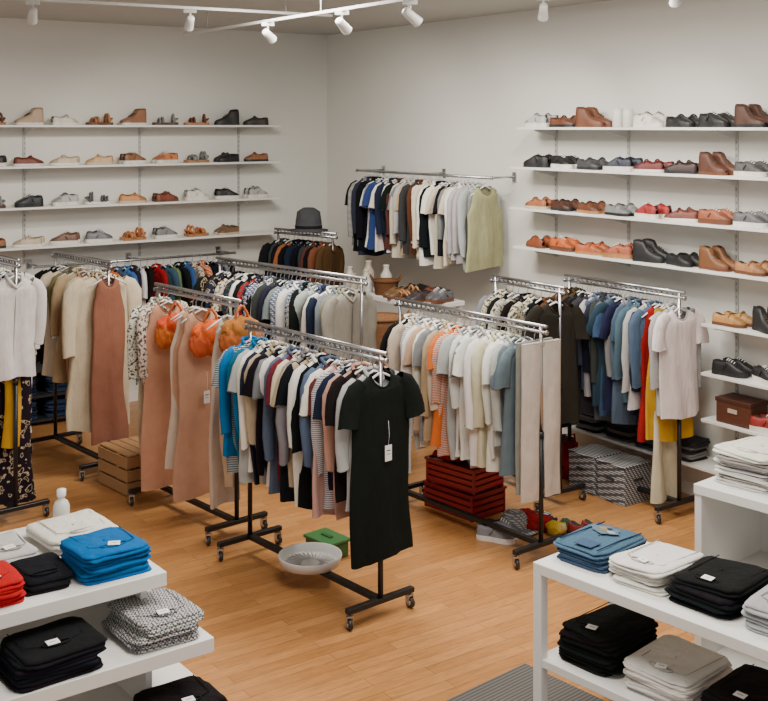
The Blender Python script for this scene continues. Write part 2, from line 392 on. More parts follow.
# Rack F (left)
F=[((208,204,194),'shirt',.72,0,.2,.0),(MU,'skirt',1.22,0,.055,.07,'mustard_scarf'),((26,22,22),'dress',1.66,1,.19,.17,'floral_maxi_dress'),((204,200,190),'shirt',1.3,0,.235,.24),(WH,'shirt',1.2,0,.2,.29),((204,198,186),'shirt',1.3,0,.21,.34),(CR,'coat',1.3,0,.2,.39),(BK,'tee',1.1,0,.2,.45),(NV,'shirt',1.0,0,.2,.5),(CR,'dress',1.3,0,.2,.6),(OL,'tee',1.,0,.2,.7),(BG,'shirt',1.1,0,.2,.8)]
rack((-2.64,8.12),(-3.31,8.9),1.85,F)
# Rack G
G=[(TC,'dress',1.34,0,.15,.0,'terracotta_dress'),(CR,'coat',1.25,0,.25,.08),(BG,'shirt',1.0,0,.22,.14),(CR,'coat',1.0,0,.22,.21),(WH,'shirt',.9,0,.2,.27),((170,114,90),'dress',1.2,0,.2,.35),(BG,'shirt',.9,0,.2,.43),(WH,'shirt',.9,0,.2,.52),(OL,'shirt',.8,0,.2,.62),(CR,'tee',.9,0,.2,.72),(BK,'tee',.8,0,.2,.82),(BK,'tee',.8,0,.2,.9)]
rack((-2.25,9.25),(-2.9,10.0),1.7,G)
# corner rack
rack((-.52,11.5),(-1.12,12.0),1.72,[(BR,'coat',.8),((110,62,38),'coat',.85),(BK,'shirt',.8),(BR,'shirt',.8),(CH,'tee',.7),(BK,'shirt',.8),(NV,'shirt',.7),(BK,'shirt',.8),((140,90,50),'tee',.8),(BK,'tee',.8),(CH,'shirt',.7),(BK,'tee',.8)])

def wallrail(a,b,z,items,nrm,off):
    a=Vector(a);b=Vector(b)
    root=rack(a,b,z,items,posts=False,second=False,name='wall_clothes_rail')
    mb=MB()
    for f in(.0,.5,1.0):
        p=a.lerp(b,f); q=p-nrm*off
        tube(mb,[(p.x,p.y,z),(q.x,q.y,z)],.01,(190,190,190),0,None,8)
        box(mb,(0,0,0),(.05,.012,.09),(190,190,190),0,frame((q.x+nrm.x*.006,q.y+nrm.y*.006,z),Vector((nrm.y,-nrm.x,0))))
    mb.build('wall_brackets',[METAL],root)
W=[((150,144,112),'tank',.74,0,.215,.05,'khaki_knit_top'),(LG,'shirt',.75,0,.2,.16)]
cols=[LG,LG,WH,CR,GY,BK,CR,WH,BK,WH,LG,CR,WH,BR,CH,BG,LG,GY,CR,BK,BR,WH,NV,WH,(36,56,110),WH,BK,BK,BK,CH,BK,BK]
for i,c in enumerate(cols): W.append((c,R.choice(['shirt','tee']),v(.62,.78),R.choice([0]*8+[2]),.19,.23+1.72*i/(len(cols)-1)))
wallrail(RW(3.25,.32,0),RW(1.15,.32,0),2.38,W,nR,.32)
Hh=[]
for c,p in[(OL,0),((70,96,56),0),(BK,0),(RD,3),(DN,3),(GY,0),(CR,0),(BK,0),(OR,0),(DN,0),((60,90,150),0),(NV,0),(WH,0),(BK,0),(RD,0),(DN,0),((96,116,76),0),(BK,0),((50,80,130),0),(CR,4),(OR,3),(BK,0),(NV,0),(GY,0),(BK,0)]:
    Hh.append((c,R.choice(['shirt','tee']),v(.6,.75),p,.19))
wallrail(LW(3.45,.31,0),LW(1.4,.31,0),1.5,Hh,nL,.31)

# ------------------------------------------------------------ shoes
def shoe(mb,M,kind,col,sole=(225,222,215)):
    S=[0,.04,.14,.27,.4,.5,.6,.72,.83,.92,.97,1]
    Wd=[.012,.025,.033,.031,.031,.036,.041,.044,.041,.032,.022,.008]
    if kind=='sandal':
        st=.024
        ro=[[( .27*s,w,z) for s,w in zip(S,Wd)]+[(.27*s,-w,z) for s,w in reversed(list(zip(S,Wd)))] for z in(0,st)]
        loft(mb,ro,sole,0,M,True,False)
        for s0,hh in((.62,.05),(.74,.042),(.2,.08)):
            w=.042 if s0>.5 else .034
            tube(mb,[(.27*s0,w*math.cos(a),st-.004+hh*math.sin(a)) for a in[math.pi*j/8 for j in range(9)]],.011,col,0,M,6)
        tube(mb,[(.27*.2,.034,.03),(.02,.022,.055),(.005,0,.06),(.02,-.022,.055),(.27*.2,-.034,.03)],.009,col,0,M,6)
        return
    Hs={'sneaker':[.07,.092,.095,.088,.098,.104,.09,.072,.06,.05,.04,.028],
        'loafer':[.058,.076,.076,.068,.07,.084,.078,.064,.053,.044,.036,.024],
        'boot':[.13,.15,.154,.152,.148,.104,.084,.068,.058,.05,.042,.03]}[kind]
    if kind=='boot': S=[0,.03,.12,.24,.36,.46,.58,.72,.83,.92,.97,1]
    st=.032 if kind=='sneaker' else .02
    ro=[[( -.002+.274*s,w*1.07,z) for s,w in zip(S,Wd)]+[(-.002+.274*s,-w*1.07,z) for s,w in reversed(list(zip(S,Wd)))] for z in(0,st)]
    loft(mb,ro,sole,0,M,True,False)
    n=11; rings=[]
    for i,(s,w,h) in enumerate(zip(S,Wd,Hs)):
        r=[]
        for j in range(n):
            a=math.pi*j/(n-1); y=w*math.cos(a); z=st+(h-st)*max(0,math.sin(a))**(.55 if kind!='boot' or h<.12 else .3)
            if 1<=i<=(4 if kind!='boot' else 3) and 3<=j<=7: z=h-(.035 if j in(4,5,6) else .0)
            r.append((.27*s,y,z))
        rings.append(r)
    fs=[];cl=[];vs=[p for r in rings for p in r]
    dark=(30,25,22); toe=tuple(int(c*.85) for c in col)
    for i in range(len(rings)-1):
        for j in range(n-1):
            fs.append((i*n+j,(i+1)*n+j,(i+1)*n+j+1,i*n+j+1))
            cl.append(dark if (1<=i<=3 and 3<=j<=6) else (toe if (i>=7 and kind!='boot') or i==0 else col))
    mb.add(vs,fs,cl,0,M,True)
    if kind in('sneaker','boot'):
        for s0,h in((.44,.112),(.50,.108),(.56,.10),(.62,.09)):
            if kind=='boot': h-=.004
            lc=(225,225,220) if kind=='sneaker' and sum(col)<500 else (70,60,50)
            tube(mb,[(.27*s0,.018,h-.012),(.27*s0+.006,0,h),(.27*s0,-.018,h-.012)],.0035,lc,0,M,4)
    if kind=='sneaker':
        for s in(-1,1): tube(mb,[(.1,s*.036,.045),(.12,s*.036,.075)],.005,toe,0,M,5)
    if kind=='loafer':
        tube(mb,[(.27*.56,.04*math.cos(a),st+(.088-st)*max(0,math.sin(a))**.55) for a in[math.pi*j/8 for j in range(1,8)]],.006,toe,0,M,5)
def pair(p,d,kind,col,sole,n=0):
    d=Vector((d[0],d[1],0)).normalized(); pr=Vector((-d.y,d.x,0))
    mb=MB()
    for s in(-1,1):
        q=Vector(p)+pr*s*.05-d*.135+d*(.015*s)
        shoe(mb,frame(q,d)@Matrix.Rotation(R.uniform(-.06,.06),4,'Z')@Matrix.Diagonal((1.0,1.05,1.1,1)),kind,col,sole)
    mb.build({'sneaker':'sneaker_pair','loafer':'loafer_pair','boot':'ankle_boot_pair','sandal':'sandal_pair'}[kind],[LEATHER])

def shelfset(P,d,nrm,t0,t1,zs,stand,name,dep=.28,zlow=.3):
    root=empty(name)
    mb=MB(); mm=frame(P(0,0,0),d)
    sgn=1 if (Vector((0,0,1)).cross(d)).dot(nrm)>0 else -1
    for i,z in enumerate(zs):
        a,b=(t0,t1) if not isinstance(t0,list) else (t0[i],t1)
        box(mb,((a+b)/2,sgn*(dep/2+.012),z-.011),(b-a,dep,.022),(226,225,220),0,mm,.003)
        for s in stand:
            if s<a: continue
            vs=[(s-.004,sgn*.012,z-.022),(s-.004,sgn*(dep-.02),z-.022),(s-.004,sgn*(dep-.02),z-.034),(s-.004,sgn*.012,z-.085),
                (s+.004,sgn*.012,z-.022),(s+.004,sgn*(dep-.02),z-.022),(s+.004,sgn*(dep-.02),z-.034),(s+.004,sgn*.012,z-.085)]
            mb.add(vs,[(0,1,2,3),(7,6,5,4),(0,4,5,1),(1,5,6,2),(2,6,7,3),(3,7,4,0)],(190,190,186),0,mm,False)
    for s in stand:
        zl=zlow if not isinstance(t0,list) or s>5.6 else 1.7
        box(mb,(s,sgn*.006,(zs[0]+.03+zl)/2),(.026,.012,zs[0]+.03-zl),(180,180,176),0,mm)
        n=int((zs[0]-zl)/.05)
        for k in range(n): box(mb,(s,sgn*.0122,zl+.03+k*.05),(.006,.001,.02),(80,80,80),0,mm)
    mb.build('shelves_and_brackets',[PAINT],root)
ZL=[2.86,2.465,2.07,1.69]
shelfset(LW,dL,nL,.78,5.6,ZL,[1.15,2.3,3.5,4.8],'shoe_wall_shelf',zlow=1.5)
ZR=[2.84,2.49,2.13,1.79,1.40,1.04,.70,.34]
shelfset(RW,dR,nR,[3.6,3.5,3.5,3.55,5.62,5.62,5.62,3.95],7.9,ZR,[3.8,4.65,5.72,6.9],'shoe_wall_shelf',zlow=.25)

DK=(26,26,28); TN=(160,112,72); BW=(98,56,34); OG=(180,88,38); WT=(216,212,202); GR=(124,124,124); BE=(190,172,146); RB=(106,44,32); LGr=(170,170,168)
Lsh=[[('boot',(176,150,126),WT),('loafer',(206,200,188),WT),('sandal',TN,BW),('boot',(140,96,68),WT),('sandal',GR,BR),('sandal',BW,TN),('boot',DK,DK),('loafer',(50,40,36),DK)],
     [('loafer',RB,WT),('loafer',BE,WT),('loafer',(196,160,118),BE),('sneaker',(130,90,60),WT),('sneaker',(190,120,80),WT),('sandal',GR,TN),('loafer',DK,DK),('loafer',(140,90,60),DK)],
     [('sneaker',(38,40,46),DK),('sneaker',LGr,WT),('sandal',(80,80,82),WT),('loafer',(190,126,76),BE),('loafer',(116,58,40),BW),('sneaker',WT,WT),('sneaker',DK,WT),('sneaker',LGr,WT)],
     [('loafer',BE,WT),('sneaker',(110,78,64),WT),('sneaker',(110,110,116),WT),('sandal',(184,110,60),TN),('sneaker',GR,WT),('sandal',(186,110,60),TN),('loafer',(120,92,68),BE)]]
for z,row in zip(ZL,Lsh):
    for i in range(13):
        k,c,s=row[i] if i<len(row) else R.choice(R.choice(Lsh))
        t=3.5-.355*i if i<len(row) else 3.5+.36*(i-len(row)+1)
        if t<.95: continue
        sg=R.choice([1,1,-1]); an=R.uniform(-.28,.28)
        pair(LW(t,.155,z+.001),Matrix.Rotation(an,3,'Z')@(dL*sg),k,c,s)
Rsh=[[('sneaker',LGr,WT),('loafer',BW,DK),('boot',BW,BW),None,('sneaker',WT,WT),('loafer',DK,DK),('sneaker',DK,DK),('boot',(70,42,30),DK),('loafer',DK,DK),('loafer',BW,DK)],
     [('sneaker',DK,DK),('sneaker',DK,WT),('loafer',(60,60,64),DK),('sneaker',(40,46,60),WT),('loafer',(100,34,34),WT),('loafer',(50,34,30),DK),('boot',(80,48,36),BW),('sneaker',(70,70,70),WT),('sneaker',DK,WT)],
     [('loafer',(150,90,56),BE),('loafer',(70,40,30),DK),('loafer',BW,TN),('loafer',GR,DK),('sneaker',(150,44,44),WT),('loafer',(110,56,46),WT),('sneaker',(140,78,50),BW),('sneaker',(90,90,92),WT),('sneaker',(50,70,90),WT)],
     [('loafer',(130,66,38),BW),('sneaker',OG,BW),('loafer',(166,84,42),TN),('sneaker',(160,84,54),TN),('boot',DK,DK),('loafer',DK,DK),('boot',(110,70,40),BW),('loafer',TN,BW),('loafer',OG,BW)]]
for z,row in zip(ZR,Rsh):
    n=len(row)
    for i in range(14):
        q=row[i] if i<n else R.choice(R.choice(Rsh))
        t=3.78+.318*i
        if q is None or t>7.7: continue
        k,c,s=q
        sg=R.choice([1,1,-1]); an=R.uniform(-.3,.3)
        pair(RW(t,.155,z+.001),Matrix.Rotation(an,3,'Z')@(dR*sg),k,c,s)
for z,row in zip(ZR[4:7],[[('loafer',(170,124,66),BW),('boot',DK,DK),('loafer',DK,DK)],[('sneaker',DK,DK),('sneaker',DK,WT),('boot',DK,DK)],[None,('sneaker',(140,40,32),WT),('loafer',DK,DK)]]):
    for i in range(6):
        q=row[i] if i<3 else R.choice(Rsh[1])
        if q is None: continue
        pair(RW(5.82+.33*i,.155,z+.001),Matrix.Rotation(R.uniform(-.3,.3),3,'Z')@dR,q[0],q[1],q[2])
mb=MB()
for k in range(2):
    p=RW(4.66+.11*k,.14,2.841); revolve(mb,[(.038,0),(.045,.005),(.047,.13),(.04,.14),(.04,.15),(.0,.152)],(212,210,204),0,Matrix.Translation(p),20)
mb.build('white_canister_group',[PLASTIC])

# ------------------------------------------------------------ folded stacks
def stack(P,d,z,n,col,w=.27,dp=.32,h=.026,pat=0,name='folded_shirt_stack',tag=True,col2=None,prints=None,patb=None):
    mb=MB(); M0=frame((P[0],P[1],z),d); zz=.0
    N=56
    for i in range(n):
        M=M0@Matrix.Translation((R.uniform(-.012,.012),R.uniform(-.012,.012),0))@Matrix.Rotation(R.uniform(-.09,.09),4,'Z')
        hh=h*R.uniform(.8,1.25); a0=R.uniform(0,60)
        ww,dd=w*R.uniform(.93,1.03)/2,dp*R.uniform(.94,1.03)/2
        tlx,tly=R.uniform(-.006,.006),R.uniform(-.004,.006)
        for ply in range(2):
            h2=hh/2; zb=zz+ply*h2; shr=1 if ply==0 else R.uniform(.94,.99); ox=R.uniform(-.006,.006); oy_=R.uniform(0,.006)
            rings=[]
            prof=[(0,.96),(.2,.988),(.5,1.0),(.8,.988),(1.0,.955)]+([(1.08,.88),(1.1,.76),(1.1,.62),(1.1,.48),(1.1,.34),(1.1,.2),(1.1,.03)] if ply==1 else [(1.0,.7)])
            for fz,sc in prof:
                ring=[]
                for j in range(N):
                    a=2*math.pi*j/N; ca,sa=math.cos(a),math.sin(a); e=.26+.3*min(1,(1-sc)*1.6)
                    x=ww*shr*sc*math.copysign(abs(ca)**e,ca); y=dd*shr*sc*math.copysign(abs(sa)**e,sa)
                    wob=1+.05*noise.noise(Vector((ca*1.7+ply,sa*1.7,a0)))+.02*noise.noise(Vector((ca*6,sa*6,a0+ply)))
                    r2=max(abs(x)/ww,abs(y)/dd)
                    nz=noise.noise(Vector((x*9+ply*3,y*9,a0)))+.6*noise.noise(Vector((x*24,y*13,a0)))
                    edge=-.010*r2**5*(i/max(1,n-1))
                    lift=(tlx*x/ww+tly*y/dd)*(i>0)
                    zv=zb+h2*fz+(.006*nz if fz>.3 else .003*nz)*(1 if (i or ply) else .3)+edge+lift
                    ring.append((x*wob+ox,y*wob+oy_,max(.0005,zv)))
                rings.append(ring)
            cc=col if not(col2 and i%2) else col2
            cc=tuple(max(0,min(255,q+R.randint(-4,4))) for q in cc)
            loft(mb,rings,cc,(patb if (patb is not None and i<n-2) else pat),M)
        zz+=hh
    top=zz+.003; M=M0
    if name=='folded_shirt_stack':
        bc=tuple(int(q*.78)+8 for q in col)
        oy=-dp*.5+.05
        tube(mb,[(.058*math.cos(t),oy+.03+.026*math.sin(t),top+.0) for t in[math.pi*(1+k/10) for k in range(11)]],.0035,bc,pat,M,6)
        tube(mb,[(.058*math.cos(t),oy+.03+.008*math.sin(t),top+.001) for t in[math.pi*(k/10) for k in range(11)]],.0035,bc,pat,M,6)
        for s in(-1,1): tube(mb,[(s*.06,oy+.03,top-.001),(s*w*.33,oy+.05,top-.001),(s*w*.36,dp*.4,top-.003)],.0022,bc,pat,M,5)
    if name=='folded_denim_jeans_stack':
        for x_ in(-w*.36,w*.36): tube(mb,[(x_,-dp*.44,top+.003),(x_*.96,0,top+.004),(x_,dp*.42,top+.001)],.003,(40,56,78),pat,M,5)
        box(mb,(.02,-dp*.33,top+.004),(.1,.08,.004),(64,86,112),pat,M,.002)
    if prints:
        for (x,y,rx,ry,c) in prints:
            zt=top+.009
            vs=[(x,y,zt)]+[(x+rx*(1+.2*math.sin(5*k))*math.cos(2*math.pi*k/18),y+ry*(1+.2*math.cos(4*k))*math.sin(2*math.pi*k/18),zt) for k in range(18)]
            mb.add(vs,[(0,k+1,(k+1)%18+1) for k in range(18)],c,0,M,False); top+=.0006
    if tag:
        T=M@Matrix.Translation((R.uniform(-.02,.02),-dp*.5+.07,top+.009))@Matrix.Rotation(R.uniform(-.5,.5),4,'Z')@Matrix.Rotation(.12,4,'X')
        box(mb,(0,0,0),(.05,.034,.002),(236,236,232),0,T)
        box(mb,(0,0,.0012),(.025,.003,.0005),(90,90,90),0,T)
    return mb.build(name,FAB)

# Left stepped display table
P0=Vector((-.925,4.83,0)); uu=Vector((.80,.60,0)); vv=Vector((-.60,.80,0))
def LT(a,b): return P0+uu*a+vv*b
ML_=frame(P0,uu)
wc=(228,227,222)
root=empty('display_table'); mb=MB()
def brd(a0,a1,b0,b1,z,th=.06): box(mb,((a0+a1)/2,(b0+b1)/2,z-th/2),(a1-a0,b1-b0,th),wc,0,ML_,.004)
brd(-1.7,0,0,.9,.95); brd(-1.7,.13,-.18,.9,.70); brd(-1.7,.24,-.32,.9,.36)
for a in(-1.66,-.85,-.06):
    box(mb,(a,.45,.79),(.03,.7,.19),wc,0,ML_)
    box(mb,(a,.45,.5),(.03,.8,.28),wc,0,ML_)
    box(mb,(a,.4,.15),(.03,.9,.3),wc,0,ML_)
mb.build('stepped_shelves',[PAINT],root)
stack(LT(-.19,.2),uu,.95,5,(8,92,150),.31,.32)
stack(LT(-.47,.24),uu,.95,2,BK,.2,.3,tag=False)
stack(LT(-.72,.18),uu,.95,4,(170,22,26),.28,.28)
stack(LT(-.17,.6),uu,.95,2,WH,.34,.36,tag=False,h=.034)
stack(LT(-.5,.6),uu,.95,2,(190,188,182),.26,.3)
stack(LT(-.8,.55),uu,.95,2,CH,.26,.3)
stack(LT(-1.08,.5),uu,.95,2,WH,.24,.3)
stack(LT(-.05,.01),uu,.70,5,(84,86,88),.31,.34,pat=5)
stack(LT(-.52,-.02),uu,.70,4,(20,22,28),.36,.3)
stack(LT(-.92,-.03),uu,.70,3,BK,.3,.28)
stack(LT(-.02,-.16),uu,.36,5,BK,.34,.3); stack(LT(-.42,-.16),uu,.36,4,(30,30,34),.32,.3)
mb=MB(); revolve(mb,[(.0,0),(.024,0),(.026,.01),(.026,.055),(.02,.07),(.01,.078),(.01,.085)],(206,204,196),0,Matrix.Translation(LT(-.14,.845)+Vector((0,0,.95)))@Matrix.Scale(1.5,4),20)
revolve(mb,[(.012,.085),(.0145,.087),(.0145,.108),(.0,.11)],(228,228,226),0,Matrix.Translation(LT(-.14,.845)+Vector((0,0,.95)))@Matrix.Scale(1.5,4),20)
mb.build('lotion_bottle',[PLASTIC])

# Right front table
Q0=Vector((.70,5.33,0)); MQ=frame(Q0,e1)
root=empty('display_table'); mb=MB()
LQ=1.75; DQ=.62
box(mb,(LQ/2,DQ/2,.775),(LQ,DQ,.05),wc,0,MQ,.004)
box(mb,(LQ/2,DQ/2,.335),(LQ-.02,DQ-.02,.04),wc,0,MQ,.004)
for x in(.025,LQ-.025):
    for y in(.025,DQ-.025): box(mb,(x,y,.375),(.05,.05,.75),wc,0,MQ,.003)
mb.build('table_frame',[PAINT],root)
def RT(a,b): return Q0+e1*a+e2*b
stack(RT(.17,.3),e1,.8,4,(58,80,106),.3,.4,h=.022,pat=6,prints=[(-.02,.06,.08,.05,(92,108,124)),(-.04,.07,.025,.016,(150,128,60)),(.02,.05,.025,.014,(150,158,162)),(-.01,.08,.016,.012,(40,50,70))],tag=False,col2=(72,96,124),name='folded_denim_jeans_stack')
stack(RT(.49,.3),e1,.8,4,WH,.29,.4)
stack(RT(.82,.3),e1,.8,4,BK,.32,.4)
stack(RT(1.16,.3),e1,.8,4,(160,162,164),.3,.4)
stack(RT(1.5,.3),e1,.8,4,WH,.28,.4)
stack(RT(.22,.28),e1,.355,6,BK,.32,.42)
stack(RT(.61,.28),e1,.355,5,WH,.36,.42)
stack(RT(1.0,.28),e1,.355,5,BK,.32,.42)
stack(RT(1.38,.28),e1,.355,5,(110,110,114),.32,.4)

# Right back table
S0=Vector((1.60,5.86,0)); MS=frame(S0,e1)
root=empty('display_cabinet'); mb=MB()
box(mb,(.7,.33,.975),(1.4,.66,.05),wc,0,MS,.004)
box(mb,(.02,.33,.475),(.04,.64,.95),wc,0,MS,.003)
box(mb,(1.38,.33,.475),(.04,.64,.95),wc,0,MS,.003)
box(mb,(.7,.33,.5),(1.34,.6,.03),wc,0,MS,.003)
box(mb,(.7,.33,.08),(1.34,.6,.04),wc,0,MS,.003)
box(mb,(.7,.6,.5),(1.34,.02,.9),(204,203,200),0,MS)
mb.build('cabinet_panels',[PAINT],root)
def RC(a,b): return S0+e1*a+e2*b
stack(RC(.2,.32),e1,1.0,7,WH,.34,.42,pat=0,patb=2,tag=False,h=.024,col2=(140,134,128))
stack(RC(.58,.3),e1,1.0,5,WH,.3,.38)
stack(RC(.95,.3),e1,1.0,5,GY,.3,.38)

# ------------------------------------------------------------ tags
def swing_tag(p,d,name='price_tag',s=1):
    mb=MB(); M=frame(p,d)
    tube(mb,[(0,0,.14),(.004,-.004,.06),(0,0,.0)],.0012,(230,230,230),0,M,4)
    box(mb,(0,0,-.045*s),(.05*s,.002,.09*s),(226,226,222),0,M)
    box(mb,(0,-.0015,-.03*s),(.03*s,.0006,.006),(60,60,60),0,M); box(mb,(0,-.0015,-.05*s),(.03*s,.0006,.004),(120,120,120),0,M)
    mb.build(name,[PLASTIC])
nd_=Vector((.65,-.76,0)); px_=Vector((.76,.65,0))
swing_tag(Vector((-.02,6.55,1.02))+nd_*.07,px_)
swing_tag(Vector((-1.02-.66*.45,7.85+.75*.45,.95))+nd_*.07,px_)

def drape(p,d,col,name='orange_bundle',sc=1):  # crumpled orange scarf bundle with a strap loop, draped over a dress
    mb=MB(); M=frame(p,d)
    for cx,cz,rx,rz in((0,0,.13,.085),(-.075,-.06,.075,.085),(.08,-.05,.075,.09),(0,-.09,.08,.05)):
        rings=[]
        for i in range(17):
            th=math.pi*i/16
            ring=[]
            for j in range(36):
                a=2*math.pi*j/36
                q=Vector((math.sin(th)*math.cos(a),math.sin(th)*math.sin(a),math.cos(th)))
                k=1+.22*noise.noise(q*3.2+Vector((cx*40,cz*30,p[0])))+.07*math.sin(9*a+4*q.z+cx*30)*math.sin(th)+.1*noise.noise(q*8)
                ring.append(((cx+q.x*rx*k)*sc,q.y*.06*k,(cz+q.z*rz*k)*sc))
            rings.append(ring)
        loft(mb,rings,tuple(int(c*R.uniform(.85,1.1)) for c in col),0,M)
    tube(mb,[(-.06,0,.05),(-.045,0,.12),(-.01,0,.17),(.01,0,.17),(.045,0,.12),(.06,0,.05)],.009,col,0,M,6)
    mb.build(name,FAB)
def onB2(t,off,z): return Vector((-1.02-.66*t,7.85+.75*t,z))+nd_*off
drape(onB2(.93,.12,1.36),px_,(190,92,44),sc=1.12)
drape(onB2(.45,.12,1.37),px_,(192,96,46),sc=1.12)
drape(onB2(.04,.10,1.44),px_,(186,94,48),sc=1.15)

# ------------------------------------------------------------ misc props
mb=MB(); M=Matrix.Translation((-.46,7.06,.127))
revolve(mb,[(0,.0),(.15,.0),(.175,.015),(.19,.055),(.197,.058),(.2,.05),(.185,.0),(.16,-.002)],(206,204,200),0,M,36)
for k in range(48):
    a=2*math.pi*k/48; b=a+.1
    tube(mb,[(.177*math.cos(a),.177*math.sin(a),.012),(.196*math.cos(b),.196*math.sin(b),.05)],.003,(176,174,170),0,M,4)
for k in range(36):
    a=2*math.pi*k/36; b=a+.35
    tube(mb,[(.06*math.cos(a),.06*math.sin(a),.003),(.165*math.cos(b),.165*math.sin(b),.006)],.003,(186,184,180),0,M,4)
mb.build('round_woven_tray',[PLASTIC])
def blob(mb,c,r,col,pat=0,seed=0,flat=.0):
    rings=[]
    for i in range(15):
        th=math.pi*i/14; ring=[]
        for j in range(28):
            a=2*math.pi*j/28; q=Vector((math.sin(th)*math.cos(a),math.sin(th)*math.sin(a),math.cos(th)))
            k=1+.35*noise.noise(q*2.6+Vector((seed,seed*2,0)))+.2*noise.noise(q*6+Vector((seed,0,3)))
            ring.append((c[0]+q.x*r[0]*k,c[1]+q.y*r[1]*k,max(.003,c[2]+q.z*r[2]*k)))
        rings.append(ring)
    loft(mb,rings,col,pat)
def crate(cx,cy,z,s,col,ang=0,name='red_storage_crate'):
    mb=MB(); M=frame((cx,cy,z),e1)@Matrix.Rotation(ang,4,'Z'); x,y,h=s; t=.008
    box(mb,(0,0,.006),(x*.92,y*.92,.012),col,0,M)
    for sg in(-1,1):
        for k in range(4):
            zz_=.02+(h-.05)*k/3
            box(mb,(0,sg*(y/2-t),zz_+.012),(x,t,(h-.05)/3*.72),col,0,M,.002)
            box(mb,(sg*(x/2-t),0,zz_+.012),(t,y,(h-.05)/3*.72),col,0,M,.002)
        for s2 in(-1,1): box(mb,(sg*(x/2-.012),s2*(y/2-.012),h/2),(.022,.022,h),tuple(int(c*.85) for c in col),0,M,.003)
        box(mb,(0,sg*(y/2),h-.008),(x+.012,.018,.018),tuple(int(c*.9) for c in col),0,M,.004)
        box(mb,(sg*(x/2),0,h-.008),(.018,y+.012,.018),tuple(int(c*.9) for c in col),0,M,.004)
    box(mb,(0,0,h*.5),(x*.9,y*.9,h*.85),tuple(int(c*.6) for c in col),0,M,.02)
    mb.build(name,[PLASTIC])
cx,cy=.60,8.44
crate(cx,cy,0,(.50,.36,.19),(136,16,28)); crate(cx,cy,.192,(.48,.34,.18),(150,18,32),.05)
mb=MB()
for k,(ox,oy,c) in enumerate(((-.08,0,(140,16,28)),(.1,.02,(124,12,24)),(.02,-.03,(150,20,32)),(-.03,.06,(116,14,22)))): blob(mb,(cx+ox,cy+oy,.42+.02*k),(.14,.11,.06),c,0,21+k*3)
mb.build('red_fabric_bag_pile',FAB)
mb=MB(); M=Matrix.Translation((.92,8.0,.003))@Matrix.Rotation(.6,4,'Z')
revolve(mb,[(.1,0),(.105,.03),(.1,.08),(.07,.12),(.02,.135),(0,.136)],(120,122,128),3,M,24)
loft(mb,[[(.17*math.cos(a)*s_,-.06-.12*math.sin(a)*s_,zz_) for a in[math.pi*j/16 for j in range(17)]] for s_,zz_ in((.55,.03),(1,.015),(1,.008),(.55,.02))],(110,112,118),3,M,False,True,False)
mb.build('plaid_cap',FAB)
mb=MB(); blob(mb,(1.08,7.98,.05),(.1,.08,.06),(150,30,34),0,5); blob(mb,(1.02,8.13,.04),(.08,.07,.06),(130,24,30),0,15); blob(mb,(1.13,8.13,.04),(.07,.06,.05),(70,60,60),3,35); mb.build('red_scarf',FAB)
mb=MB(); blob(mb,(1.2,7.9,.045),(.07,.06,.05),(180,150,40),1,7); blob(mb,(1.28,7.98,.04),(.05,.05,.045),(50,86,66),0,9); blob(mb,(1.17,8.02,.04),(.06,.05,.05),(40,40,60),0,19); mb.build('knitted_accessory_pile',FAB)
pair(Vector((.80,7.83,.001)),Vector((.9,-.3,0)),'sneaker',(120,120,126),WT)
pair(Vector((1.42,7.85,.001)),Vector((.5,-.8,0)),'loafer',(120,34,34),DK)
mb=MB(); MG=frame((-.38,7.55,0),e1)
box(mb,(0,0,.05),(.26,.18,.1),(50,94,50),0,MG,.015); box(mb,(0,0,.108),(.275,.195,.02),(58,106,58),0,MG,.006); box(mb,(0,0,.122),(.1,.03,.012),(40,84,42),0,MG,.004); mb.build('green_storage_box',[PLASTIC])

# side table with ceramics near right wall
TB=RW(2.35,.72,0); MT=frame(TB,dR); TZ=1.26
root=empty('side_table'); mb=MB()
box(mb,(0,0,TZ-.02),(1.5,.5,.04),(220,218,214),0,MT,.004)
for x in(-.7,.7):
    for y in(-.22,.22): box(mb,(x,y,(TZ-.04)/2),(.045,.045,TZ-.04),(220,218,214),0,MT)
box(mb,(0,0,.3),(1.4,.44,.03),(220,218,214),0,MT); box(mb,(0,0,.8),(1.4,.44,.03),(220,218,214),0,MT)
mb.build('table_frame',[PAINT],root)
def onT(x,y,z=TZ): return MT@Vector((x,y,z))
mb=MB()
for x,y,r,h in((-.62,-.1,.05,.2),(-.5,.04,.06,.26),(-.46,-.16,.04,.15),(-.33,-.1,.05,.2),(-.25,.08,.055,.24),(-.2,-.16,.04,.16)):
    revolve(mb,[(.0,0),(r*.8,0),(r,.02),(r,h*.6),(r*.5,h*.8),(r*.5,h*.95),(r*.6,h),(r*.45,h),(r*.4,h*.8)],R.choice([(190,186,172),(170,160,144),(200,200,196)]),0,Matrix.Translation(onT(x,y)),20)
mb.build('ceramic_jar_group',[PLASTIC])
def basket(p,r0,r1,h,col=(150,116,80),name='wicker_basket'):
    mb=MB(); M=Matrix.Translation(p)
    prof=[(0,0),(r0,0)]+[(r0+(r1-r0)*i/24+(.005 if i%2 else -.003),h*i/24) for i in range(25)]+[(r1-.02,h),(r1-.03,h*.5),(0,.02)]
    revolve(mb,prof,col,0,M,32)
    tube(mb,[(r1*math.cos(2*math.pi*k/24),r1*math.sin(2*math.pi*k/24),h) for k in range(25)],.012,tuple(int(c*.85) for c in col),0,M,6,False)
    for s in(-1,1): tube(mb,[(s*r1,-.06,h),(s*(r1+.03),-.04,h+.05),(s*(r1+.03),.04,h+.05),(s*r1,.06,h)],.009,col,0,M,6)
    mb.build(name,[WICKER])
basket(Vector((-.02,9.3,0)),.17,.2,1.28,(116,80,52))
basket(onT(.0,-.1),.1,.12,.13,(106,70,44))
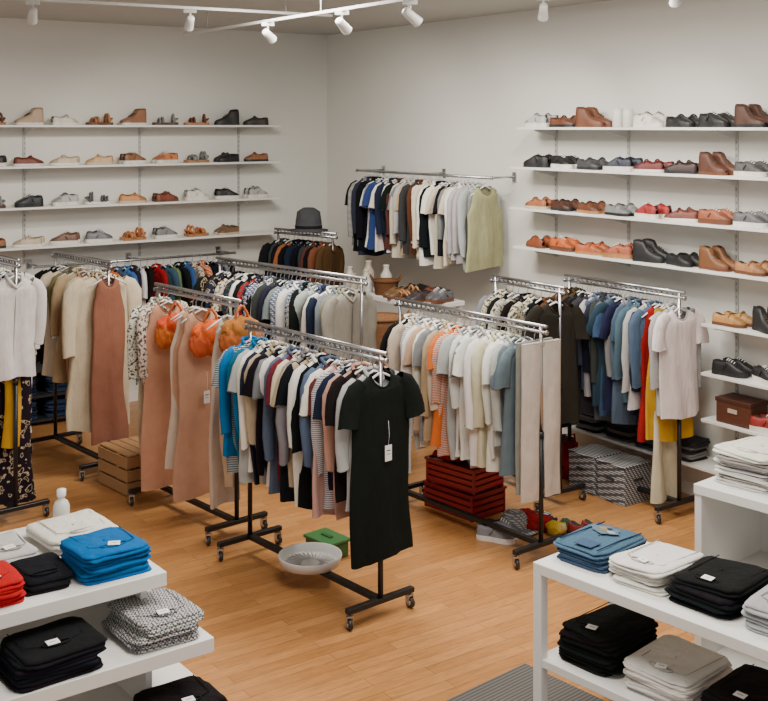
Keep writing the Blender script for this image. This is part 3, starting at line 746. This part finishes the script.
for i,(x,y,kd,c) in enumerate(((.2,-.12,'loafer',(110,80,50)),(.34,-.1,'sandal',TN),(.15,.12,'loafer',BK),(.5,-.08,'loafer',(60,50,50)),(.4,.14,'loafer',(110,54,44)),(.64,.04,'sneaker',(90,90,94)))):
    pair(onT(x,y),Matrix.Rotation(R.uniform(-.3,.3),3,'Z')@nR,kd,c,BW)

mb=MB(); M=Matrix.Translation((-.78,11.72,1.765))
revolve(mb,[(.2,0),(.205,.012),(.14,.02),(.135,.1),(.12,.2),(.06,.24),(0,.245)],(70,70,74),0,M,28)
revolve(mb,[(.141,.03),(.142,.06)],(30,30,32),0,M,28)
mb.build('grey_felt_hat',FAB)
mb=MB(); M=frame((-2.0,9.0,0),e1)
for i in range(3):
    for s in(-1,1):
        box(mb,(0,s*.17,.05+.1*i),(.46,.015,.085),(160,122,82),0,M,.003); box(mb,(s*.225,0,.05+.1*i),(.015,.34,.085),(154,114,76),0,M,.003)
for i in range(4): box(mb,(0,-.125+.083*i,.305),(.46,.075,.015),(168,130,90),0,M,.003)
for a in(-1,1):
    for b in(-1,1): box(mb,(a*.2,b*.15,.15),(.03,.03,.29),(140,104,68),0,M)
mb.build('wooden_crate',[PAINT])
root=empty('denim_shelf_unit'); mb=MB(); MU_=frame(LW(3.45,.22,0),dL)
for z in(.05,.28,.52): box(mb,(0,0,z),(.8,.4,.025),(40,40,42),0,MU_)
for s in(-1,1): box(mb,(s*.4,0,.27),(.025,.4,.54),(40,40,42),0,MU_)
mb.build('unit_frame',[PAINT],root)
for z in(.0625,.2925):
    for x in(-.2,.18):
        p=MU_@Vector((x,0,0)); stack(p,dL,z,5,(42,56,82),.3,.34,.03,name='folded_jeans_stack',tag=False,col2=(28,36,54))
def cube_bin(t,off,z,s,col,pat,name='patterned_storage_bin'):
    mb=MB(); M=frame(RW(t,off,z),dR)
    box(mb,(0,0,s[2]/2),s,col,pat,M,.01)
    box(mb,(0,0,s[2]+.006),(s[0]*1.02,s[1]*1.02,.02),tuple(int(c*.8) for c in col),pat,M,.005)
    for sg in(-1,1): box(mb,(0,sg*(s[1]/2+.004),s[2]*.65),(s[0]*.3,.008,.02),(60,60,62),0,M)
    for sg in(-1,1): box(mb,(sg*(s[0]/2+.004),0,s[2]*.65),(.008,s[1]*.3,.02),(60,60,62),0,M)
    mb.build(name,FAB)
cube_bin(4.75,.5,0,(.28,.3,.28),(80,82,88),3); cube_bin(5.06,.5,0,(.28,.3,.28),(80,82,88),3)
cube_bin(4.15,.42,0,(.3,.3,.24),(26,26,30),2,'black_storage_bin')
mb=MB(); p=RW(4.47,.5,0); blob(mb,(p.x,p.y,.14),(.09,.09,.16),(130,16,22),0,4); tube(mb,[(p.x-.05,p.y,.26),(p.x-.04,p.y,.36),(p.x+.04,p.y,.36),(p.x+.05,p.y,.26)],.008,(110,12,18)); mb.build('red_tote_bag',FAB)
for t,n,c,c2,w in((4.1,5,(130,130,130),(50,52,56),.24),(4.42,6,(30,32,40),(104,104,110),.26),(4.75,4,(110,104,100),(40,40,44),.26),(5.08,5,(70,76,90),(40,40,44),.26),(5.4,5,(46,46,50),(120,116,110),.24),(5.9,7,WH,(190,186,178),.25),(6.2,4,(42,40,44),(110,104,100),.24),(6.5,5,(170,160,146),(90,80,70),.24),(6.85,5,GY,CH,.24)):
    stack(RW(t,.16,0),dR,.34,n,c,w,.22,.03,name='folded_knitwear_stack',tag=False,col2=c2)
mb=MB(); M=frame(RW(5.88,.16,.701),dR); box(mb,(0,0,.08),(.3,.2,.16),(84,46,30),0,M,.008); box(mb,(0,0,.165),(.31,.21,.03),(66,34,22),0,M,.005); box(mb,(0,-.104,.1),(.08,.004,.03),(180,170,150),0,M); mb.build('brown_keepsake_box',[LEATHER])

# ------------------------------------------------------------ track lights
def spot_head(mb,p,aim):
    p=Vector(p); aim=(Vector(aim)-p).normalized(); k=.72; wc2=(206,206,202)
    box(mb,(0,0,-.015),(.1,.028,.03),wc2,0,Matrix.Translation(p))
    tube(mb,[p+Vector((0,0,-.02)),p+Vector((0,0,-.07))],.008,wc2,0,None,8)
    q=p+Vector((0,0,-.10)); b=q-aim*.05; e=q+aim*.08
    tube(mb,[b-aim*.008,b,q,e,e+aim*.004],[.03*k,.042*k,.046*k,.054*k,.056*k],wc2,0,None,18)
    tube(mb,[e+aim*.0042,e+aim*.006],.045*k,(240,236,226),0,None,18)
    return e+aim*.03,aim
lights=[]
def track(a,b,z,fr,aims):
    root=empty('track_light'); mb=MB(); a=Vector((a[0],a[1],z)); b=Vector((b[0],b[1],z))
    L=(b-a).length; M=frame(a,b-a)
    box(mb,(L/2,0,0),(L,.028,.022),(204,204,200),0,M)
    for f in(.1,.5,.9): tube(mb,[a.lerp(b,f),a.lerp(b,f)+Vector((0,0,ZC-z))],.005,(180,180,180),0,None,6)
    for f,am in zip(fr,aims):
        lights.append(spot_head(mb,a.lerp(b,f)+Vector((0,0,-.01)),am))
    mb.build('track_and_heads',[PLASTIC],root)
track((-1.85,10.5),(.9,6.5),3.70,[.331,.5615,.736],[RW(1.5,0,2.4),RW(3.0,0,2.2),RW(5,0,2)])
track((-4.2,7.6),(-.45,9.75),3.80,[.2,.4175,.704],[LW(5,0,2),LW(3.6,0,2),LW(2.2,0,2.2)])
track((1.1,8.3),(3.0,5.6),3.80,[.03,.4,.8],[RW(3.5,0,2.4),RW(5,0,2.3),RW(6.4,0,2.2)])
for p,aim in lights:
    ld=bpy.data.lights.new('spot_lamp','SPOT'); ld.energy=75; ld.spot_size=1.2; ld.spot_blend=.9; ld.shadow_soft_size=.05; ld.color=(1,.93,.82)
    o=bpy.data.objects.new('spot_lamp',ld); o.location=p+aim*.02; o.rotation_euler=aim.to_track_quat('-Z','Y').to_euler(); bpy.context.collection.objects.link(o)
def area(loc,size,e,col=(1,.95,.88)):  # added soft fill under the ceiling, no lamp fixture modelled
    ld=bpy.data.lights.new('fill_light','AREA'); ld.shape='RECTANGLE'; ld.size=size[0]; ld.size_y=size[1]; ld.energy=e; ld.color=col
    o=bpy.data.objects.new('fill_light',ld); o.location=loc
    bpy.context.collection.objects.link(o)
area((-.6,8.5,3.86),(1.2,1.2),155); area((.3,4.5,3.86),(2,2),165); area((1.2,7,3.86),(1.0,1.0),92)
w=bpy.data.worlds.new('shop_ambient'); bpy.context.scene.world=w; w.use_nodes=True
bg=w.node_tree.nodes['Background']; bg.inputs[0].default_value=(1,.98,.955,1); bg.inputs[1].default_value=.78

cam=bpy.data.cameras.new('camera'); co=bpy.data.objects.new('camera',cam); bpy.context.collection.objects.link(co)
co.location=(0,0,H); co.rotation_euler=(math.pi/2,0,0); cam.sensor_width=36; cam.lens=1133/768*36; cam.shift_y=-224.5/768
cam.clip_end=100
bpy.context.scene.camera=co
